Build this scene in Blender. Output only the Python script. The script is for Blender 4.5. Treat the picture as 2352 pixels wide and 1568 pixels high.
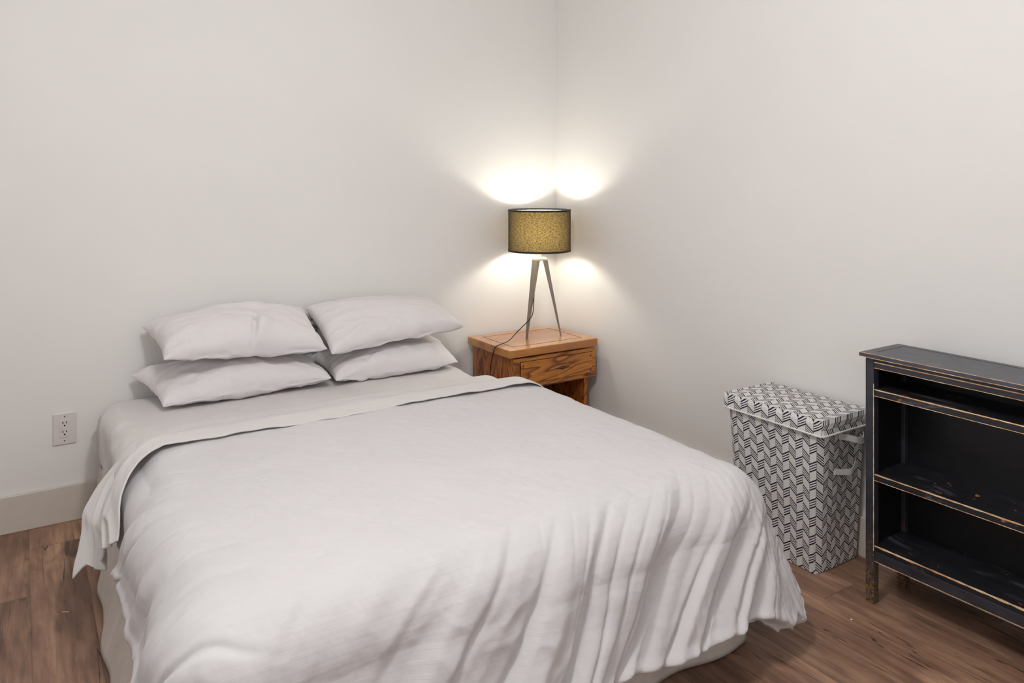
import bpy, bmesh, math, random
import numpy as np
from mathutils import Vector, Matrix

for o in list(bpy.data.objects): bpy.data.objects.remove(o, do_unlink=True)
S = bpy.context.scene
COL = S.collection
PI = math.pi

# ------------------------------------------------------------------ camera
YAW = math.radians(32.8)
cam_d = bpy.data.cameras.new('camera'); cam = bpy.data.objects.new('camera', cam_d); COL.objects.link(cam)
cam.location = (-2.54, -3.49, 1.35)
cam.rotation_euler = (PI/2, 0, -YAW)
cam_d.sensor_width = 36; cam_d.lens = 1756/2352*36
cam_d.shift_y = -(784-410)/2352
cam_d.clip_start = 0.02
S.camera = cam
# ------------------------------------------------------------------ world, exposure
wd = bpy.data.worlds.new('world'); S.world = wd; wd.use_nodes = True
wd.node_tree.nodes['Background'].inputs[0].default_value = (0.9, 0.95, 1.0, 1)
wd.node_tree.nodes['Background'].inputs[1].default_value = 0.4
S.view_settings.view_transform = 'Standard'; S.view_settings.look = 'None'
S.view_settings.gamma = 1; S.view_settings.use_curve_mapping = False
S.view_settings.exposure = 0.0
# ------------------------------------------------------------------ large lights
def area(name, loc, rot, sx, sy, power, col):
    d = bpy.data.lights.new(name, 'AREA'); d.shape = 'RECTANGLE'; d.size = sx; d.size_y = sy
    d.energy = power; d.color = col
    o = bpy.data.objects.new(name, d); COL.objects.link(o); o.location = loc; o.rotation_euler = rot
    return o
area('added_front_fill', (-1.75, -4.53, 1.55), (PI/2, 0, 0), 2.2, 1.5, 11, (0.99, 0.98, 1.0))  # unseen soft fill lamp added behind the camera
area('added_side_fill', (-3.93, -2.3, 1.5), (PI/2, 0, -PI/2), 2.0, 1.4, 5, (0.99, 0.98, 1.0))  # second unseen fill lamp, added at the left wall
CEIL_LAMPS = [(-1.95, -2.3, 56), (-1.0, -1.1, 0.0)]
CEIL_COL = (0.99, 0.985, 1.0)
BULB = 10.5

# ------------------------------------------------------------------ node helper
def srgb(r, g, b):
    f = lambda c: (c/255/12.92) if c/255 <= 0.04045 else ((c/255+0.055)/1.055)**2.4
    return (f(r), f(g), f(b), 1)
class NT:
    def __init__(s, name):
        s.m = bpy.data.materials.new(name); s.m.use_nodes = True
        s.t = s.m.node_tree; s.n = s.t.nodes; s.l = s.t.links
        s.b = s.n['Principled BSDF']; s.out = s.n['Material Output']
    def put(s, sock, v):
        if isinstance(v, bpy.types.NodeSocket): s.l.new(v, sock)
        else: sock.default_value = v
    def node(s, t, **k):
        n = s.n.new(t)
        for a, b in k.items(): setattr(n, a, b)
        return n
    def math(s, op, a, b=0.0, c=0.0, clamp=False):
        n = s.node('ShaderNodeMath', operation=op, use_clamp=clamp)
        s.put(n.inputs[0], a); s.put(n.inputs[1], b); s.put(n.inputs[2], c); return n.outputs[0]
    def sep(s, v):
        n = s.node('ShaderNodeSeparateXYZ'); s.put(n.inputs[0], v); return n.outputs
    def comb(s, x, y, z=0.0):
        n = s.node('ShaderNodeCombineXYZ'); s.put(n.inputs[0], x); s.put(n.inputs[1], y); s.put(n.inputs[2], z); return n.outputs[0]
    def pos(s): return s.node('ShaderNodeNewGeometry').outputs['Position']
    def obj(s): return s.node('ShaderNodeTexCoord').outputs['Object']
    def uv(s): return s.node('ShaderNodeTexCoord').outputs['UV']
    def mapv(s, v, scale=(1, 1, 1), loc=(0, 0, 0)):
        n = s.node('ShaderNodeMapping'); s.put(n.inputs[0], v); n.inputs['Scale'].default_value = scale; n.inputs['Location'].default_value = loc
        return n.outputs[0]
    def noise(s, v, scale, detail=3, rough=0.5, dist=0.0):
        n = s.node('ShaderNodeTexNoise'); s.put(n.inputs['Vector'], v); n.inputs['Scale'].default_value = scale
        n.inputs['Detail'].default_value = detail; n.inputs['Roughness'].default_value = rough; n.inputs['Distortion'].default_value = dist
        return n.outputs[0]
    def white(s, v):
        n = s.node('ShaderNodeTexWhiteNoise', noise_dimensions='3D'); s.put(n.inputs[0], v); return n.outputs[0]
    def ramp(s, v, stops, interp='LINEAR'):
        n = s.node('ShaderNodeValToRGB'); s.put(n.inputs[0], v); r = n.color_ramp; r.interpolation = interp
        while len(r.elements) < len(stops): r.elements.new(0.5)
        for e, (p, c) in zip(r.elements, stops):
            e.position = p; e.color = c if isinstance(c, tuple) else (c, c, c, 1)
        return n.outputs[0]
    def mix(s, f, a, b, mode='MIX'):
        n = s.node('ShaderNodeMix', data_type='RGBA', blend_type=mode)
        s.put(n.inputs[0], f); s.put(n.inputs[6], a); s.put(n.inputs[7], b); return n.outputs[2]
    def bump(s, h, strength=0.3, dist=0.01):
        n = s.node('ShaderNodeBump'); s.put(n.inputs['Height'], h); n.inputs['Strength'].default_value = strength
        n.inputs['Distance'].default_value = dist; s.l.new(n.outputs[0], s.b.inputs['Normal']); return n.outputs[0]
    def set(s, color=None, rough=None, metal=None, spec=None, **k):
        if color is not None: s.put(s.b.inputs['Base Color'], color)
        if rough is not None: s.put(s.b.inputs['Roughness'], rough)
        if metal is not None: s.put(s.b.inputs['Metallic'], metal)
        if spec is not None: s.put(s.b.inputs['Specular IOR Level'], spec)
        return s.m

def plain(name, c, rough=0.6, metal=0.0, var=0.04, scale=20):
    t = NT(name); n = t.noise(t.obj(), scale, 3)
    lo = tuple(x*(1-var) for x in c[:3])+(1,); hi = tuple(min(1, x*(1+var)) for x in c[:3])+(1,)
    return t.set(t.ramp(n, [(0.3, lo), (0.7, hi)]), rough, metal)

# ------------------------------------------------------------------ materials
def m_wall():
    t = NT('wall_paint'); p = t.pos()
    n = t.noise(p, 1.3, 2); c = t.ramp(n, [(0.3, srgb(233, 231, 228)), (0.7, srgb(236, 234, 231))])
    t.bump(t.noise(p, 260, 2), 0.06, 0.002)
    return t.set(c, 0.62, spec=0.3)
def m_floor():
    t = NT('laminate_planks'); p = t.pos(); x, y, z = t.sep(p)
    W = 0.165; L = 1.25
    col = t.math('FLOOR', t.math('DIVIDE', t.math('ADD', x, 0.035), W))
    fx = t.math('FRACT', t.math('DIVIDE', t.math('ADD', x, 0.035), W))
    off = t.white(t.comb(col, 3.0, 1.0))
    yy = t.math('ADD', t.math('DIVIDE', y, L), off)
    row = t.math('FLOOR', yy); fy = t.math('FRACT', yy)
    idv = t.comb(col, row, 0.0)
    r1 = t.white(idv); r2 = t.white(t.comb(row, col, 5.0))
    # grain: stretched along Y, shifted per board
    gx = t.math('ADD', x, t.math('MULTIPLY', r1, 7.0)); gy = t.math('ADD', y, t.math('MULTIPLY', r2, 9.0))
    g = t.comb(gx, gy, 0.0)
    g1 = t.noise(t.mapv(g, (1, 0.10, 1)), 42, 5, 0.6, 0.3)
    g2 = t.noise(t.mapv(g, (1, 0.35, 1)), 7, 3, 0.55, 0.6)
    g3 = t.noise(t.mapv(g, (1, 0.055, 1)), 16, 3, 0.6, 0.5)
    base = t.ramp(g2, [(0.28, srgb(116, 87, 70)), (0.5, srgb(152, 116, 94)), (0.75, srgb(196, 157, 127))])
    base = t.mix(t.math('MULTIPLY', t.ramp(g1, [(0.36, 1.0), (0.6, 0.0)]), 0.55), base, srgb(88, 64, 54))
    tone = t.ramp(r1, [(0, 0.80), (1, 1.12)])
    base = t.mix(1.0, base, tone, 'MULTIPLY')
    # dark mineral cracks and knots
    crack = t.math('MAXIMUM', t.ramp(g3, [(0.66, 0.0), (0.69, 1.0)]), t.ramp(t.math('ABSOLUTE', t.math('SUBTRACT', g3, 0.52)), [(0.003, 1.0), (0.012, 0.0)]))
    cm = t.ramp(t.noise(t.mapv(g, (1, 0.4, 1), (3, 2, 0)), 3.2, 2), [(0.50, 0.0), (0.58, 1.0)])
    base = t.mix(t.math('MULTIPLY', t.math('MULTIPLY', crack, cm), 0.85), base, srgb(38, 29, 26))
    kn = t.noise(t.mapv(g, (1, 0.38, 1), (11, 4, 0)), 9, 3, 0.6, 0.8)
    base = t.mix(t.math('MULTIPLY', t.ramp(kn, [(0.655, 0.0), (0.73, 1.0)]), 0.75), base, srgb(52, 42, 40))
    # plank joints
    e = t.math('MINIMUM', fx, t.math('SUBTRACT', 1.0, fx)); e2 = t.math('MINIMUM', fy, t.math('SUBTRACT', 1.0, fy))
    j = t.math('MAXIMUM', t.ramp(e, [(0.004, 1.0), (0.013, 0.0)]), t.ramp(e2, [(0.0006, 1.0), (0.002, 0.0)]))
    base = t.mix(t.math('MULTIPLY', j, 0.34), base, srgb(40, 28, 24))
    t.bump(t.math('SUBTRACT', g1, j), 0.12, 0.004)
    return t.set(base, t.ramp(g1, [(0.3, 0.5), (0.7, 0.38)]), spec=0.4)
def m_cloth(name, c, stripe=False, wr=0.35):
    t = NT(name); uv = t.uv(); ob = t.obj()
    wv = t.noise(ob, 900, 2); n2 = t.noise(ob, 26, 4, 0.6, 0.4)
    col = t.ramp(t.noise(ob, 5, 3), [(0.3, tuple(v*0.97 for v in c[:3])+(1,)), (0.7, c)])
    h = t.math('ADD', t.math('MULTIPLY', wv, 0.05), t.math('MULTIPLY', n2, wr))
    rough = 0.85
    if stripe:
        u, v, _ = t.sep(uv)
        s = t.math('SINE', t.math('MULTIPLY', v, 2*PI/0.023))
        sm = t.ramp(s, [(0.35, 0.0), (0.65, 1.0)])
        s2 = t.math('SINE', t.math('MULTIPLY', u, 2*PI/0.03))
        col = t.mix(t.math('MULTIPLY', sm, 0.11), col, tuple(x*0.87 for x in c[:3])+(1,))
        h = t.math('ADD', h, t.math('MULTIPLY', sm, 0.06))
        rough = t.ramp(sm, [(0, 0.82), (1, 0.55)])
    t.bump(h, 0.35, 0.006)
    t.b.inputs['Sheen Weight'].default_value = 0.15; t.b.inputs['Sheen Roughness'].default_value = 0.5
    return t.set(col, rough, spec=0.25)
def m_wood(name, axis='X', seed=0.0, dark=1.0):
    # honey stained pine with strong figure; axis = grain direction in object space
    t = NT(name); o = t.obj()
    st = {'X': (0.16, 1, 1), 'Y': (1, 0.16, 1), 'Z': (1, 1, 0.16)}[axis]
    v = t.mapv(o, st, (seed, seed*1.7, seed*0.6))
    n = t.noise(v, 7.5, 2, 0.45, 0.9)
    rings = t.math('FRACT', t.math('MULTIPLY', n, 13.0))
    rr = t.ramp(rings, [(0.0, 0.0), (0.55, 0.25), (0.85, 1.0), (1.0, 0.0)])
    fine = t.noise(v, 120, 4, 0.6)
    c = t.mix(rr, srgb(204, 132, 52), srgb(104, 48, 16))
    c = t.mix(t.math('MULTIPLY', t.ramp(fine, [(0.4, 1.0), (0.6, 0.0)]), 0.35), c, srgb(120, 62, 22))
    if dark != 1.0: c = t.mix(1.0, c, (dark, dark*0.8, dark*0.7, 1), 'MULTIPLY')
    t.bump(fine, 0.1, 0.002)
    t.b.inputs['Coat Weight'].default_value = 0.25; t.b.inputs['Coat Roughness'].default_value = 0.25
    return t.set(c, 0.38)
def m_woodtop():
    t = NT('pine_top'); o = t.obj(); v = t.mapv(o, (0.12, 1, 1), (5, 2, 0))
    n = t.noise(v, 9, 3, 0.5, 0.5); fine = t.noise(v, 130, 4, 0.6)
    c = t.ramp(n, [(0.3, srgb(162, 98, 40)), (0.5, srgb(192, 126, 56)), (0.75, srgb(206, 144, 72))])
    c = t.mix(t.math('MULTIPLY', t.ramp(fine, [(0.4, 1.0), (0.6, 0.0)]), 0.3), c, srgb(120, 66, 28))
    t.b.inputs['Coat Weight'].default_value = 0.8; t.b.inputs['Coat Roughness'].default_value = 0.12
    return t.set(c, 0.3)
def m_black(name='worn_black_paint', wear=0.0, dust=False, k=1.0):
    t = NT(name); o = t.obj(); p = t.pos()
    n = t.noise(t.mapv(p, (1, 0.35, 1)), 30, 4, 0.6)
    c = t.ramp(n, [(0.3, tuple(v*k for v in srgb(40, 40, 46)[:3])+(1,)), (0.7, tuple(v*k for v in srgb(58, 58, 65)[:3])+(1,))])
    if dust:
        d = t.noise(t.mapv(p, (1.6, 0.5, 1)), 12, 5, 0.65, 0.6)
        c = t.mix(t.math('MULTIPLY', t.ramp(d, [(0.56, 0.0), (0.74, 1.0)]), 0.6), c, srgb(128, 124, 126))
        w = t.noise(t.mapv(p, (1.4, 0.7, 1), (4, 7, 0)), 48, 2, 0.5, 0.6)
        wm = t.noise(p, 6, 2)
        c = t.mix(t.math('MULTIPLY', t.ramp(w, [(0.68, 0.0), (0.71, 1.0)]), t.ramp(wm, [(0.52, 0.0), (0.6, 1.0)])), c, srgb(196, 128, 84))
    if wear > 0:
        w = t.noise(p, 150, 5, 0.7)
        x, y, z = t.sep(p)
        low = t.ramp(z, [(0.03, 1.0), (0.25, 0.0)])
        f = t.math('MULTIPLY', t.ramp(w, [(0.46, 0.0), (0.56, 1.0)]), low)
        c = t.mix(t.math('MULTIPLY', f, wear), c, srgb(160, 122, 66))
    t.bump(n, 0.1, 0.002)
    return t.set(c, 0.38, spec=0.5)
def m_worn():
    # bare wood where paint has rubbed off, brightened to paint in the edge highlight
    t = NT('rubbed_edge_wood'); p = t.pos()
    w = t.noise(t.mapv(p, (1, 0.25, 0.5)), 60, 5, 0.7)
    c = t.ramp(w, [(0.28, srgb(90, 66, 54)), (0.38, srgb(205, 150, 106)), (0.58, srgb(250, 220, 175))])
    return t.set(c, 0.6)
def m_hamper():
    t = NT('arrow_print_fabric'); u, v, _ = t.sep(t.uv())
    W = 0.0308; P = 0.065
    cu = t.math('DIVIDE', u, W); ci = t.math('FLOOR', cu); fu = t.math('SUBTRACT', cu, ci)
    par = t.math('FLOORED_MODULO', ci, 2.0) if False else t.math('ABSOLUTE', t.math('MODULO', ci, 2.0))
    # even columns rise gently, odd columns fall steeply
    slope = t.math('ADD', t.math('MULTIPLY', par, -1.36), 0.60)
    vv = t.math('SUBTRACT', v, t.math('MULTIPLY', t.math('MULTIPLY', fu, W), slope))
    vv = t.math('ADD', vv, t.math('MULTIPLY', par, 0.016))
    q = t.math('FRACT', t.math('DIVIDE', t.math('ADD', vv, 12.0), P))
    # four lines inside the lower half of each cell, outer two heavier
    def line(c, w):
        d = t.math('ABSOLUTE', t.math('SUBTRACT', q, c))
        return t.ramp(d, [(w*0.75, 1.0), (w*1.15, 0.0)])
    ls = [line(0.07, 0.044), line(0.21, 0.030), line(0.35, 0.030), line(0.49, 0.044)]
    m = ls[0]
    for k in ls[1:]: m = t.math('MAXIMUM', m, k)
    e = t.math('MINIMUM', fu, t.math('SUBTRACT', 1.0, fu))
    m = t.math('MAXIMUM', m, t.math('MULTIPLY', t.ramp(e, [(0.014, 1.0), (0.034, 0.0)]), 0.7))
    fib = t.noise(t.obj(), 500, 2)
    white = t.ramp(fib, [(0.3, srgb(214, 210, 208)), (0.7, srgb(232, 229, 226))])
    c = t.mix(m, white, srgb(30, 30, 46))
    t.bump(t.noise(t.obj(), 14, 3), 0.25, 0.01)
    return t.set(c, 0.75, spec=0.2)
def m_shade():
    t = NT('lamp_shade_linen'); u, v, _ = t.sep(t.uv())
    a = t.noise(t.comb(t.math('MULTIPLY', u, 75.0), t.math('MULTIPLY', v, 520.0), 0.0), 1, 3, 0.6)
    b = t.noise(t.comb(t.math('MULTIPLY', u, 420.0), t.math('MULTIPLY', v, 70.0), 3.0), 1, 3, 0.6)
    slub = t.math('MULTIPLY', t.ramp(a, [(0.40, 0.12), (0.54, 1.0)]), t.ramp(b, [(0.36, 0.40), (0.55, 1.0)]))
    geo = t.node('ShaderNodeNewGeometry')
    dif = t.node('ShaderNodeBsdfDiffuse'); tr = t.node('ShaderNodeBsdfTranslucent')
    outc = t.mix(slub, srgb(34, 31, 32), srgb(84, 78, 72))
    t.put(dif.inputs[0], t.mix(geo.outputs['Backfacing'], outc, srgb(235, 232, 225)))
    lw = t.node('ShaderNodeLayerWeight'); lw.inputs[0].default_value = 0.5
    face = t.math('POWER', t.math('SUBTRACT', 1.0, lw.outputs['Facing']), 1.5)   # view angle paints the bulb's bright middle and dim edges into the colour
    t.put(tr.inputs[0], t.mix(1.0, t.mix(1.0, (0.082, 0.056, 0.017, 1), slub, 'MULTIPLY'), t.comb(face, face, face), 'MULTIPLY'))
    mx = t.node('ShaderNodeAddShader')
    t.l.new(dif.outputs[0], mx.inputs[0]); t.l.new(tr.outputs[0], mx.inputs[1]); t.l.new(mx.outputs[0], t.out.inputs[0])
    return t.m
def m_emit(name, c, s):
    t = NT(name); t.b.inputs['Emission Color'].default_value = c; t.b.inputs['Emission Strength'].default_value = s
    return t.set(c, 0.5)
def m_skirt():
    t = NT('bed_base_cotton'); o = t.obj()
    n = t.noise(t.mapv(o, (1, 1, 0.3)), 18, 3)
    t.bump(t.noise(o, 700, 2), 0.1, 0.002)
    return t.set(t.ramp(n, [(0.3, srgb(205, 196, 188)), (0.7, srgb(216, 208, 201))]), 0.9, spec=0.15)

WALL = m_wall(); FLOOR = m_floor()
CEIL = plain('ceiling_paint', srgb(232, 230, 226), 0.8)
TRIM = plain('trim_paint', srgb(206, 199, 188), 0.45, var=0.02)
DUVET = m_cloth('duvet_satin_stripe', srgb(211, 208, 209), True, 0.22)
SHEET = m_cloth('white_sheet_cotton', srgb(218, 214, 212), False, 0.22)
PILLOW = m_cloth('pillowcase_cotton', srgb(228, 223, 223), False, 0.26)
SKIRT = m_skirt()
PLATE = plain('outlet_plastic', srgb(222, 215, 212), 0.35, var=0.01)
DARK = plain('dark_slot', srgb(12, 10, 10), 0.6)
PINE_F = m_wood('pine_drawer', 'X', 3.1)
PINE_S = m_wood('pine_side', 'Z', 8.4, 0.85)
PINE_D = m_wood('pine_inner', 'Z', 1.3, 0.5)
PINE_T = m_woodtop()
GROOVE = plain('dark_inlay', srgb(26, 14, 8), 0.6)
BLACK = m_black(); BLACKLEG = m_black('worn_black_paint_leg', 0.7); BLACKSH = m_black('dusty_black_shelf', 0, True, 0.45)
BLACKIN = m_black('black_inside_painted_shade', 0, False, 0.22); BLACKTOP = m_black('black_top_painted_sheen', 0, False, 2.1)  # inside darkened as painted shade, top lightened as painted sheen
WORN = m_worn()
HAMP = m_hamper(); HTAPE = plain('white_webbing', srgb(226, 223, 220), 0.8, var=0.02)
SHADE = m_shade(); TRIMB = plain('black_piping', srgb(10, 9, 9), 0.6)
NICKEL = plain('brushed_nickel', srgb(150, 138, 128), 0.42, 0.7)
BRASSW = plain('ivory_hub', srgb(214, 206, 186), 0.4, 0.1)
CORD = plain('black_cord', srgb(14, 13, 14), 0.45)
ANTIQ = plain('antique_pull', srgb(96, 80, 66), 0.35, 0.8)

# ------------------------------------------------------------------ mesh helpers
def link(name, me, mat, parent=None, smooth=False):
    o = bpy.data.objects.new(name, me); COL.objects.link(o)
    for m in (mat if isinstance(mat, (list, tuple)) else [mat]): me.materials.append(m)
    if parent: o.parent = parent
    if smooth:
        for p in me.polygons: p.use_smooth = True
    return o
def obj(name, bm, mat, parent=None, smooth=False):
    me = bpy.data.meshes.new(name); bmesh.ops.recalc_face_normals(bm, faces=bm.faces[:]); bm.to_mesh(me); bm.free()
    return link(name, me, mat, parent, smooth)
def tag(o, label, cat, group=None, kind=None):
    o['label'] = label; o['category'] = cat
    if group: o['group'] = group
    if kind: o['kind'] = kind
    return o
def empty(name, loc, label, cat, group=None):
    o = bpy.data.objects.new(name, None); COL.objects.link(o); o.location = loc; o.empty_display_size = 0.05
    return tag(o, label, cat, group)
def struct(o): o['kind'] = 'structure'; return o
def bx(bm, x0, x1, y0, y1, z0, z1, bev=0.0, mi=0):
    r = bmesh.ops.create_cube(bm, size=1); vs = r['verts']
    for v in vs:
        v.co = Vector(((x0+x1)/2 + v.co.x*(x1-x0), (y0+y1)/2 + v.co.y*(y1-y0), (z0+z1)/2 + v.co.z*(z1-z0)))
    fs = set(f for v in vs for f in v.link_faces)
    for f in fs: f.material_index = mi
    if bev > 0:
        es = list(set(e for v in vs for e in v.link_edges))
        bmesh.ops.bevel(bm, geom=es, offset=bev, segments=2, affect='EDGES', profile=0.5)
    return bm
def boxm(name, x0, x1, y0, y1, z0, z1, mat, parent=None, bev=0.0):
    return obj(name, bx(bmesh.new(), x0, x1, y0, y1, z0, z1, bev), mat, parent)
def lathe(bm, prof, cx=0, cy=0, seg=48):
    rings = []
    for r, z in prof:
        rings.append([bm.verts.new((cx+r*math.cos(2*PI*i/seg), cy+r*math.sin(2*PI*i/seg), z)) for i in range(seg)])
    for a, b in zip(rings[:-1], rings[1:]):
        for i in range(seg): bm.faces.new((a[i], a[(i+1) % seg], b[(i+1) % seg], b[i]))
    return rings
def cap(bm, ring): bm.faces.new(ring)
def tube(bm, pts, r, seg=10):
    pts = [Vector(p) for p in pts]; prev = None
    up = Vector((0.13, 0.31, 0.94)).normalized()
    for i, p in enumerate(pts):
        t = (pts[min(i+1, len(pts)-1)]-pts[max(i-1, 0)]).normalized()
        a = t.cross(up).normalized(); b = t.cross(a)
        ring = [bm.verts.new(p+r*(a*math.cos(2*PI*k/seg)+b*math.sin(2*PI*k/seg))) for k in range(seg)]
        if prev:
            for k in range(seg): bm.faces.new((prev[k], prev[(k+1) % seg], ring[(k+1) % seg], ring[k]))
        else: bm.faces.new(ring)
        prev = ring
    bm.faces.new(prev)
    return bm
def smoothpath(P, n=10):
    P = [Vector(p) for p in P]; out = []
    Q = [P[0]*2-P[1]] + P + [P[-1]*2-P[-2]]
    for i in range(1, len(Q)-2):
        for k in range(n):
            t = k/n; a, b, c, d = Q[i-1], Q[i], Q[i+1], Q[i+2]
            out.append(0.5*((2*b)+(c-a)*t+(2*a-5*b+4*c-d)*t*t+(3*b-a-3*c+d)*t**3))
    out.append(P[-1]); return out
def grid_mesh(name, P, uv=None, flip=False):
    n, m = P.shape[:2]
    idx = np.arange(n*m).reshape(n, m)
    a = idx[:-1, :-1]; b = idx[1:, :-1]; c = idx[1:, 1:]; d = idx[:-1, 1:]
    F = (np.stack([a, d, c, b], -1) if flip else np.stack([a, b, c, d], -1)).reshape(-1, 4)
    me = bpy.data.meshes.new(name); me.from_pydata(P.reshape(-1, 3).tolist(), [], F.tolist())
    if uv is not None:
        l = me.uv_layers.new(name='UVMap'); vi = np.empty(len(me.loops), dtype=np.int32); me.loops.foreach_get('vertex_index', vi)
        l.data.foreach_set('uv', uv.reshape(-1, 2)[vi].astype(np.float32).ravel())
    me.update(); return me
# numpy value noise
def _h(ix, iy, s):
    n = (ix.astype(np.int64)*374761393 + iy.astype(np.int64)*668265263 + s*974711) & 0x7fffffff
    n = ((n ^ (n >> 13))*1274126177) & 0x7fffffff
    return ((n ^ (n >> 16)) & 0xffff)/65535.0*2-1
def vn(x, y, s=0):
    ix = np.floor(x); iy = np.floor(y); fx = x-ix; fy = y-iy
    fx = fx**3*(fx*(fx*6-15)+10); fy = fy**3*(fy*(fy*6-15)+10)
    a = _h(ix, iy, s); b = _h(ix+1, iy, s); c = _h(ix, iy+1, s); d = _h(ix+1, iy+1, s)
    return (a*(1-fx)+b*fx)*(1-fy)+(c*(1-fx)+d*fx)*fy
def fbm(x, y, s=0, o=4, g=0.5):
    r = 0; a = 1.0
    for k in range(o): r = r+a*vn(x*2**k, y*2**k, s+k*17); a *= g
    return r
def ridge(x, y, s=0): return 1-np.abs(vn(x, y, s))*2
def sst(a, b, x):
    t = np.clip((x-a)/(b-a), 0, 1); return t*t*(3-2*t)

# ------------------------------------------------------------------ the room
RX0, RY0, HC = -3.95, -4.55, 2.62
def slab(name, x0, x1, y0, y1, z0, z1, mat): return struct(boxm(name, x0, x1, y0, y1, z0, z1, mat))
slab('floor', RX0-0.1, 0.1, RY0-0.1, 0.1, -0.1, 0, FLOOR)
slab('ceiling', RX0-0.1, 0.1, RY0-0.1, 0.1, HC, HC+0.1, CEIL)
slab('wall_back', RX0-0.1, 0.1, 0, 0.1, 0, HC, WALL)
slab('wall_right', 0, 0.1, RY0-0.1, 0, 0, HC, WALL)
def holed_wall(name, axis, c0, c1, a0, a1, h0, h1, z0, z1):
    bm = bmesh.new()
    def seg(u0, u1, w0, w1):
        if axis == 'y': bx(bm, u0, u1, c0, c1, w0, w1)
        else: bx(bm, c0, c1, u0, u1, w0, w1)
    seg(a0, h0, 0, HC); seg(h1, a1, 0, HC); seg(h0, h1, 0, z0); seg(h0, h1, z1, HC)
    struct(obj(name, bm, WALL))
holed_wall('wall_front', 'y', RY0-0.1, RY0, RX0-0.1, 0.1, -2.9, -0.6, 0.75, 2.35)
holed_wall('wall_left', 'x', RX0-0.1, RX0, RY0, 0, -3.35, -1.25, 0.75, 2.25)
def added_window(name, axis, c, h0, h1, z0, z1):  # unseen window, added to give a fill lamp its opening
    e = bpy.data.objects.new(name, None); COL.objects.link(e); struct(e)
    bm = bmesh.new(); w = 0.05
    def s(u0, u1, a, b):
        if axis == 'y': bx(bm, u0, u1, c-0.09, c-0.04, a, b)
        else: bx(bm, c-0.09, c-0.04, u0, u1, a, b)
    s(h0, h1, z0, z0+w); s(h0, h1, z1-w, z1); s(h0, h0+w, z0+w, z1-w); s(h1-w, h1, z0+w, z1-w); s((h0+h1)/2-w/2, (h0+h1)/2+w/2, z0+w, z1-w)
    obj('added_window_frame', bm, TRIM, e)
added_window('added_window_1', 'y', RY0, -2.9, -0.6, 0.75, 2.35)
added_window('added_window_2', 'x', RX0, -3.35, -1.25, 0.75, 2.25)
BH = 0.142
def baseb(name, x0, x1, y0, y1):
    bm = bmesh.new(); bx(bm, x0, x1, y0, y1, 0, BH, 0.003); struct(obj(name, bm, TRIM))
baseb('baseboard_back', RX0, 0, -0.014, 0)
baseb('baseboard_right', -0.014, 0, RY0, -0.014)
baseb('baseboard_left', RX0, RX0+0.014, RY0, -0.014)
# flush ceiling fixture
for k, (lx, ly, pw) in enumerate(CEIL_LAMPS):
    if pw <= 0: continue
    cl = empty('ceiling_light', (lx, ly, HC), 'round white flush ceiling light above the bed', 'ceiling light')
    bm = bmesh.new(); r = lathe(bm, [(0.19, 0), (0.19, -0.03), (0.17, -0.035), (0.17, 0)]); obj('rim', bm, TRIM, cl, True)
    bm = bmesh.new(); r = lathe(bm, [(0.168, -0.012), (0.165, -0.05), (0.12, -0.07), (0.05, -0.078), (0.001, -0.08)])
    obj('diffuser', bm, m_emit('ceiling_diffuser', (*CEIL_COL, 1), 4.0), cl, True)
    d = bpy.data.lights.new('ceiling_lamp', 'POINT'); d.shadow_soft_size = 0.13; d.energy = pw; d.color = CEIL_COL
    o = bpy.data.objects.new('ceiling_lamp', d); COL.objects.link(o); o.location = (lx, ly, HC-0.24)

# ------------------------------------------------------------------ bed
BX0, BX1, BY0, BY1 = -2.275, -0.77, -2.005, -0.025     # mattress plan
MZ = 0.462; MR = 0.07
bed = empty('bed', ((BX0+BX1)/2, (BY0+BY1)/2, 0), 'double bed with white fitted sheet and pale fabric base, headed against the wall', 'bed')
bed_m = Matrix.Translation(bed.location).inverted()
def to_parent(o, par):
    o.parent = par; o.matrix_parent_inverse = Matrix.Translation(par.location).inverted(); return o
def rounded_box(x0, x1, y0, y1, z0, z1, R, nx, ny, nz, disp=None):
    """closed box surface on a regular grid with rounded edges"""
    bm = bmesh.new(); cache = {}
    def V(i, j, k):
        key = (i, j, k)
        if key not in cache:
            p = np.array([x0+(x1-x0)*i/nx, y0+(y1-y0)*j/ny, z0+(z1-z0)*k/nz])
            lo = np.array([x0+R, y0+R, z0+R]); hi = np.array([x1-R, y1-R, z1-R])
            c = np.minimum(np.maximum(p, lo), hi); d = p-c; n = np.linalg.norm(d)
            if n > 1e-9: p = c+d/n*R
            if disp: p = p+disp(p, d/n if n > 1e-9 else np.array([0, 0, 1.0]))
            cache[key] = bm.verts.new(p)
        return cache[key]
    for i in range(nx):
        for j in range(ny):
            bm.faces.new((V(i, j, nz), V(i+1, j, nz), V(i+1, j+1, nz), V(i, j+1, nz)))
            bm.faces.new((V(i, j, 0), V(i, j+1, 0), V(i+1, j+1, 0), V(i+1, j, 0)))
    for i in range(nx):
        for k in range(nz):
            bm.faces.new((V(i, 0, k), V(i+1, 0, k), V(i+1, 0, k+1), V(i, 0, k+1)))
            bm.faces.new((V(i, ny, k), V(i, ny, k+1), V(i+1, ny, k+1), V(i+1, ny, k)))
    for j in range(ny):
        for k in range(nz):
            bm.faces.new((V(0, j, k), V(0, j, k+1), V(0, j+1, k+1), V(0, j+1, k)))
            bm.faces.new((V(nx, j, k), V(nx, j+1, k), V(nx, j+1, k+1), V(nx, j, k+1)))
    return bm
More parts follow.
